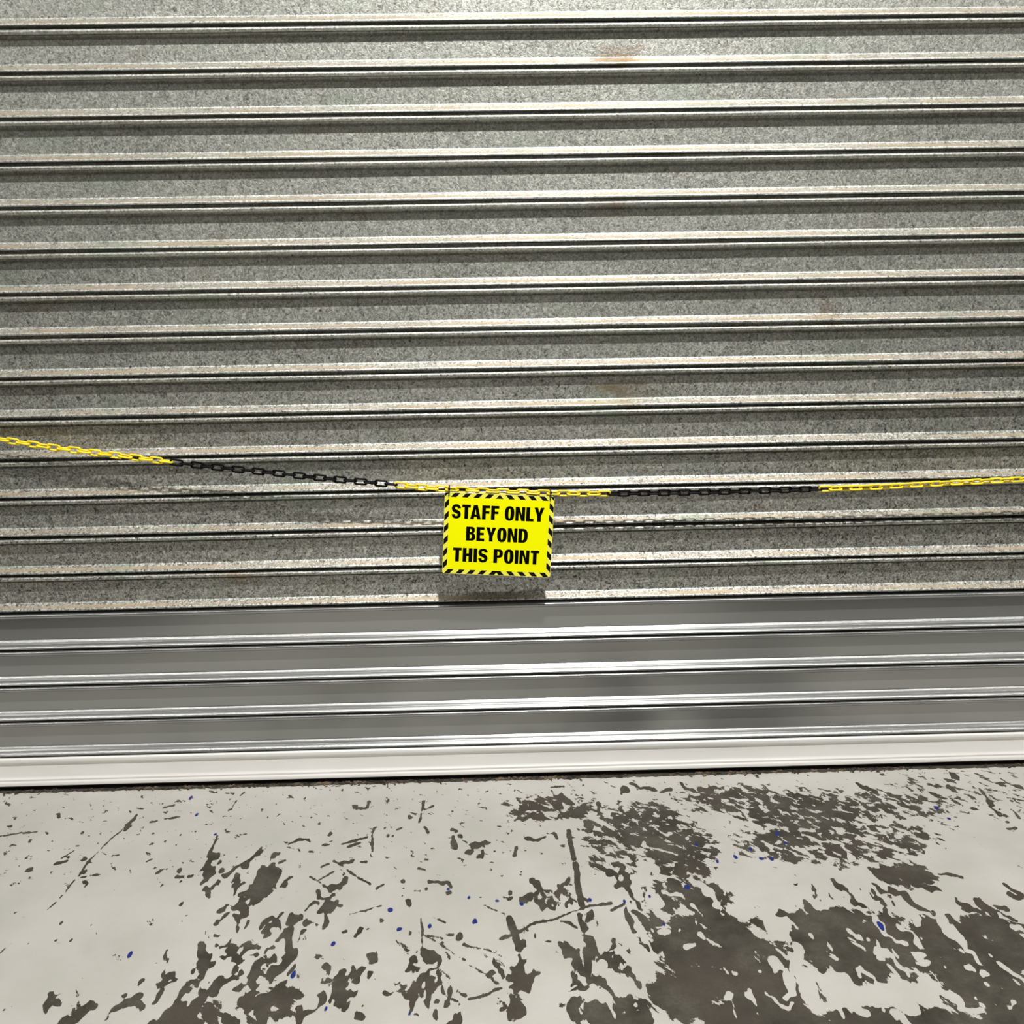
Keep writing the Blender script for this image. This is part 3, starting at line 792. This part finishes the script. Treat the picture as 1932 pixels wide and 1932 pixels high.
# ------------------------------------------------------------------ sign
SW, SH, ST = 0.300, 0.225, 0.0024
SY = -0.0675
cor = [(340, 385), (1510, 440), (1470, 1300), (305, 1260)]
cw = [on_wall(780 + x / 5.682, 860 + y / 5.682, SY) for x, y in cor]
ctr = sum(cw) / 4
ux = ((cw[1] - cw[0]) + (cw[2] - cw[3])) / 2
vy = ((cw[3] - cw[0]) + (cw[2] - cw[1])) / 2
print('sign size', np.linalg.norm(ux), np.linalg.norm(vy))
SW, SH = float(np.linalg.norm(ux)), float(np.linalg.norm(vy))
ang = math.atan2(ux[2], ux[0])
sign = empty('warning_sign', Vector(ctr))
sign.rotation_euler = (0, -ang, 0)
tag(sign, 'yellow rectangular sign reading STAFF ONLY BEYOND THIS POINT, tied to the hanging chain', 'sign')

b = NT('hazard_bordered_yellow_board')
tcn = b.new('ShaderNodeTexCoord')
sx = b.new('ShaderNodeSeparateXYZ')
b.l.new(tcn.outputs['Object'], sx.inputs[0])
u = b.math('MULTIPLY_ADD', sx.outputs['X'], 0.3 / SW, 0.15)
v = b.math('MULTIPLY_ADD', sx.outputs['Z'], -0.225 / SH, 0.1125)
mu = b.math('MINIMUM', u, b.math('SUBTRACT', 0.3, u))
mv = b.math('MINIMUM', v, b.math('SUBTRACT', 0.225, v))
ph = b.math('ADD', b.math('DIVIDE', mu, 0.0308), b.math('DIVIDE', v, 0.0333))
fr = b.math('FRACT', b.math('ADD', ph, 0.10))
stripe = b.math('LESS_THAN', fr, 0.5)
bord = b.math('LESS_THAN', b.math('MINIMUM', mu, mv), 0.0125)
rim = b.math('LESS_THAN', b.math('MINIMUM', mu, mv), 0.0009)
face = b.math('LESS_THAN', sx.outputs['Y'], -ST * 0.45)
c_ = b.mix(bord, (1.0, 1.0, 0.0), (0.95, 0.90, 0.10))
c_ = b.mix(b.math('MULTIPLY', bord, stripe), c_, (0.006, 0.006, 0.007))
c_ = b.mix(rim, c_, (0.90, 0.85, 0.15))
c_ = b.mix(face, (0.85, 0.85, 0.80), c_)
b.set(Base_Color=c_, Roughness=0.75, Specular_IOR_Level=0.06)
M_BOARD = b.m
M_INK = simple('black_ink', (0.002, 0.002, 0.002), 0.9)
M_INK.node_tree.nodes['Principled BSDF'].inputs['Specular IOR Level'].default_value = 0.04
M_TIE = simple('black_nylon', (0.010, 0.010, 0.011), 0.4)


def rounded_rect(wd, hg, r, n=6):
    out = []
    for cx, cz, a0 in ((wd / 2 - r, hg / 2 - r, 0), (-wd / 2 + r, hg / 2 - r, 90), (-wd / 2 + r, -hg / 2 + r, 180), (wd / 2 - r, -hg / 2 + r, 270)):
        out += [(cx + r * math.cos(math.radians(a0 + 90 * i / n)), cz + r * math.sin(math.radians(a0 + 90 * i / n))) for i in range(n + 1)]
    return out


def flat_mesh(name, loops, extr, mat, parent, y=0.0, cyc=True):
    """filled outlines (holes by even-odd) in the XZ plane, given a thickness, facing -Y"""
    cu = bpy.data.curves.new(name, 'CURVE')
    cu.dimensions = '2D'
    cu.fill_mode = 'BOTH'
    cu.extrude = extr
    for lp in loops:
        s_ = cu.splines.new('POLY')
        s_.points.add(len(lp) - 1)
        for q, (a_, b_) in zip(s_.points, lp):
            q.co = (a_, b_, 0, 1)
        s_.use_cyclic_u = True
    tmp = bpy.data.objects.new('tmp_outline', cu)
    C.objects.link(tmp)
    dg = bpy.context.evaluated_depsgraph_get()
    me_ = bpy.data.meshes.new_from_object(tmp.evaluated_get(dg))
    bpy.data.objects.remove(tmp)
    me_.name = name
    me_.transform(Matrix(((1, 0, 0, 0), (0, 0, -1, y), (0, 1, 0, 0), (0, 0, 0, 1))))
    me_.materials.clear()
    return link(name, me_, mat, parent)


HU, HV = 0.0115 / 0.3 * SW, 0.0085 / 0.225 * SH
holes = []
for s in (-1, 1):
    hx, hz = s * (SW / 2 - HU), SH / 2 - HV
    holes.append([(hx + 0.0024 * math.cos(2 * math.pi * i / 14), hz + 0.0024 * math.sin(2 * math.pi * i / 14)) for i in range(14)])
flat_mesh('board', [rounded_rect(SW, SH, 0.006)] + holes, ST / 2, M_BOARD, sign)

# lettering: condensed heavy capitals drawn as outlines, cap height 1
S = 0.272


def ell(cx, cz, rx, rz, a0, a1, n=12, p=2.5):
    out = []
    for i in range(n + 1):
        a_ = math.radians(a0 + (a1 - a0) * i / n)
        c, s_ = math.cos(a_), math.sin(a_)
        out.append((cx + rx * math.copysign(abs(c) ** (2 / p), c), cz + rz * math.copysign(abs(s_) ** (2 / p), s_)))
    return out


def thick(center, wd):
    """outline of a stroke along a centreline, width per point"""
    c = np.array(center)
    t = np.gradient(c, axis=0)
    t /= np.linalg.norm(t, axis=1)[:, None]
    n_ = np.stack([-t[:, 1], t[:, 0]], 1)
    wv_ = np.array(wd)[:, None] / 2 if hasattr(wd, '__len__') else wd / 2
    return [tuple(q) for q in np.concatenate([c + n_ * wv_, (c - n_ * wv_)[::-1]])]


def glyph(ch):
    H = 0.185                                        # thickness of horizontal strokes
    if ch == 'T':
        w_ = 0.62
        return w_, [[(0, 1), (w_, 1), (w_, 1 - H), (w_ / 2 + S / 2, 1 - H), (w_ / 2 + S / 2, 0), (w_ / 2 - S / 2, 0), (w_ / 2 - S / 2, 1 - H), (0, 1 - H)]]
    if ch == 'I':
        return 0.26, [[(0, 0), (0, 1), (0.26, 1), (0.26, 0)]]
    if ch == 'L':
        return 0.56, [[(0, 0), (0, 1), (S, 1), (S, H), (0.56, H), (0.56, 0)]]
    if ch == 'F':
        return 0.58, [[(0, 0), (0, 1), (0.58, 1), (0.58, 1 - H), (S, 1 - H), (S, 0.60), (0.54, 0.60), (0.54, 0.43), (S, 0.43), (S, 0)]]
    if ch == 'E':
        return 0.59, [[(0, 0), (0, 1), (0.58, 1), (0.58, 1 - H), (S, 1 - H), (S, 0.60), (0.54, 0.60), (0.54, 0.43), (S, 0.43), (S, H), (0.59, H), (0.59, 0)]]
    if ch == 'H':
        w_ = 0.70
        return w_, [[(0, 0), (0, 1), (S, 1), (S, 0.61), (w_ - S, 0.61), (w_ - S, 1), (w_, 1), (w_, 0), (w_ - S, 0), (w_ - S, 0.42), (S, 0.42), (S, 0)]]
    if ch == 'N':
        w_ = 0.71
        return w_, [[(0, 0), (0, 1), (0.27, 1), (w_ - 0.235, 0.40), (w_ - 0.235, 1), (w_, 1), (w_, 0), (w_ - 0.26, 0), (0.235, 0.62), (0.235, 0)]]
    if ch == 'A':
        w_ = 0.78
        return w_, [[(0, 0), (0.245, 1), (0.535, 1), (w_, 0), (w_ - 0.265, 0), (w_ - 0.30, 0.17), (0.30, 0.17), (0.262, 0)], [(0.335, 0.335), (0.445, 0.335), (0.39, 0.70)]]
    if ch == 'Y':
        w_ = 0.74
        m_ = w_ / 2
        return w_, [[(0, 1), (0.27, 1), (m_, 0.63), (w_ - 0.27, 1), (w_, 1), (m_ + S / 2, 0.40), (m_ + S / 2, 0), (m_ - S / 2, 0), (m_ - S / 2, 0.40)]]
    if ch == 'O':
        w_ = 0.70
        return w_, [ell(w_ / 2, 0.5, w_ / 2, 0.52, 0, 360, 40)[:-1], ell(w_ / 2, 0.5, w_ / 2 - S, 0.52 - 0.165, 0, 360, 28)[:-1]]
    if ch == 'D':
        w_ = 0.70
        o_ = [(0, 0), (0, 1)] + [(0.30, 1)] + ell(0.30, 0.5, w_ - 0.30, 0.5, 90, -90, 20)[1:-1] + [(0.30, 0)]
        i_ = [(S, 0.165), (S, 0.835)] + ell(0.29, 0.5, w_ - 0.29 - S, 0.335, 90, -90, 14)
        return w_, [o_, i_]
    if ch == 'P':
        w_ = 0.67
        o_ = [(0, 0), (0, 1), (0.34, 1)] + ell(0.34, 0.69, w_ - 0.34, 0.31, 90, -90, 18)[1:-1] + [(0.34, 0.38), (S, 0.38), (S, 0)]
        i_ = [(S, 0.535), (S, 0.845)] + ell(0.30, 0.69, 0.125, 0.155, 90, -90, 10)
        return w_, [o_, i_]
    if ch == 'B':
        w_ = 0.69
        o_ = [(0, 0), (0, 1), (0.36, 1)] + ell(0.36, 0.755, 0.285, 0.245, 90, -62, 14)[1:] + ell(0.36, 0.28, w_ - 0.36, 0.28, 62, -90, 16)[:-1] + [(0.36, 0)]
        i1 = [(S, 0.615), (S, 0.845)] + ell(0.31, 0.73, 0.105, 0.115, 90, -90, 8)
        i2 = [(S, 0.155), (S, 0.455)] + ell(0.31, 0.305, 0.125, 0.15, 90, -90, 8)
        return w_, [o_, i1, i2]
    if ch == 'S':
        w_ = 0.68
        # spine of the S: upper bowl, diagonal, lower bowl
        c = ell(0.34, 0.715, 0.215, 0.205, 2, 180, 16, 2.3) + [(0.135, 0.64), (0.17, 0.575)] + [(0.27, 0.525), (0.40, 0.475), (0.51, 0.42)] + [(0.548, 0.36)] + ell(0.34, 0.285, 0.213, 0.205, 0, -182, 16, 2.3)
        c = [c[0]] + c[1:]
        n = len(c)
        wd = [0.25 - 0.075 * math.sin(math.pi * min(1, i / 16)) if i <= 16 else (0.25 - 0.075 * math.sin(math.pi * min(1, (n - 1 - i) / 16)) if n - 1 - i <= 16 else 0.245) for i in range(n)]
        return w_, [thick(c, wd)]
    return 0.24, []


def text_line(txt, u0, u1, v_top, v_bot):
    loops, x = [], 0.0
    for i, ch in enumerate(txt):
        if ch == ' ':
            x += 0.34
            continue
        kern = {'TA': -0.10, 'LY': -0.06, 'EY': 0.03, 'YO': 0.0}.get(txt[i - 1:i + 1], 0.0) if i else 0.0
        x += kern
        w_, lps = glyph(ch)
        loops += [[(x + a_, c) for a_, c in lp] for lp in lps]
        x += w_ + 0.085
    x -= 0.085
    sx_, h_ = (u1 - u0) / x, v_bot - v_top
    loops = [[((u0 + a_ * sx_ - 150) / 300 * SW, (112.5 - (v_bot - c * h_)) / 225 * SH) for a_, c in lp] for lp in loops]
    return flat_mesh('lettering', loops, 0.0002, M_INK, sign, y=-ST / 2 - 0.00015)


text_line('STAFF ONLY', 20.5, 274, 32, 70.5)
text_line('BEYOND', 62, 232, 92, 130.5)
text_line('THIS POINT', 28, 266, 151.5, 190)

# two cable ties through the top corner holes, looped up over the chain
for s in (-1, 1):
    hx, hz = s * (SW / 2 - HU), SH / 2 - HV
    wpt = sign.matrix_world
    R = Matrix.Rotation(-ang, 4, 'Y')
    hole_w = Vector(ctr) + R @ Vector((hx, 0, hz))
    j = int(np.argmin(abs(allp[:, 0] - hole_w.x)))
    cz = np.interp(hole_w.x, allp[:, 0], allp[:, 2])
    cy = np.interp(hole_w.x, allp[:, 0], allp[:, 1])
    loc = R.inverted() @ (Vector((hole_w.x, cy, cz)) - Vector(ctr))
    yc, zc = loc.y, loc.z
    lo = hz - 0.0010
    y0_, y1_ = min(-0.0045, yc - 0.0135), max(0.0045, yc + 0.0135)
    z1_ = zc + 0.0085
    path = [(y0_, lo + 0.003), (y0_, z1_ - 0.003), (y0_ + 0.003, z1_), (y1_ - 0.003, z1_), (y1_, z1_ - 0.003), (y1_, lo + 0.003), (y1_ - 0.003, lo), (y0_ + 0.003, lo)]
    V, Fc = [], []
    n = len(path)
    my, mz = (y0_ + y1_) / 2, (lo + z1_) / 2
    for (py_, pz_) in path:
        d = Vector((py_ - my, pz_ - mz)).normalized() * 0.0012
        for wx, k in ((-0.0016, 0), (0.0016, 0), (0.0016, 1), (-0.0016, 1)):
            V.append((hx + wx, py_ + d.x * k, pz_ + d.y * k))
    for i in range(n):
        for k in range(4):
            Fc.append((i * 4 + k, i * 4 + (k + 1) % 4, ((i + 1) % n) * 4 + (k + 1) % 4, ((i + 1) % n) * 4 + k))
    tie = link('cable_tie', pydata('cable_tie', V, Fc, smooth=False), M_TIE, sign)
    bm = bmesh.new()
    r = bmesh.ops.create_cube(bm, size=1.0)
    for vv in r['verts']:
        vv.co = Vector((hx + vv.co.x * 0.0066, y0_ - 0.0015 + vv.co.y * 0.0048, z1_ - 0.004 + vv.co.z * 0.0068))
    bmesh.ops.bevel(bm, geom=bm.edges[:], offset=0.0007, segments=2, affect='EDGES')
    mh = bpy.data.meshes.new('tie_head')
    bm.to_mesh(mh)
    bm.free()
    link('tie_head', mh, M_TIE, tie)

# ------------------------------------------------------------------ grit swept against the seal
rnd = random.Random(21)
bm = bmesh.new()
d_ = NT('grit')
d_.set(Base_Color=d_.mix(d_.step(d_.noise(d_.coords(), 22, 3, 0.6), 0.42, 0.62), (0.022, 0.017, 0.012), (0.15, 0.11, 0.075)), Roughness=0.9)
for i in range(2200):
    x = rnd.uniform(-2.4, 2.4)
    dens = 0.5 + 0.9 * mnoise.noise((x * 3.1, 0.3, 0.0))
    if rnd.random() > dens:
        continue
    sz = rnd.uniform(0.0015, 0.005)
    yy = -0.004 - abs(rnd.gauss(0, 0.010))
    r = bmesh.ops.create_icosphere(bm, subdivisions=1, radius=sz, matrix=Matrix.Translation((x, yy, sz * 0.35)) @ Matrix.Rotation(rnd.uniform(0, 3), 4, 'Z') @ Matrix.Diagonal((rnd.uniform(1, 3), 0.8, 0.5, 1)))
    for vv in r['verts']:
        vv.co += Vector((rnd.uniform(-1, 1), rnd.uniform(-1, 1), rnd.uniform(-0.3, 0.3))) * sz * 0.25
        vv.co.z = max(vv.co.z, 0.0002)
mg = bpy.data.meshes.new('floor_grit')
bm.to_mesh(mg)
bm.free()
gr = link('floor_grit', mg, d_.m)
tag(gr, 'line of dark brown grit and crumbs along the bottom of the shutter', 'grit', kind='stuff')
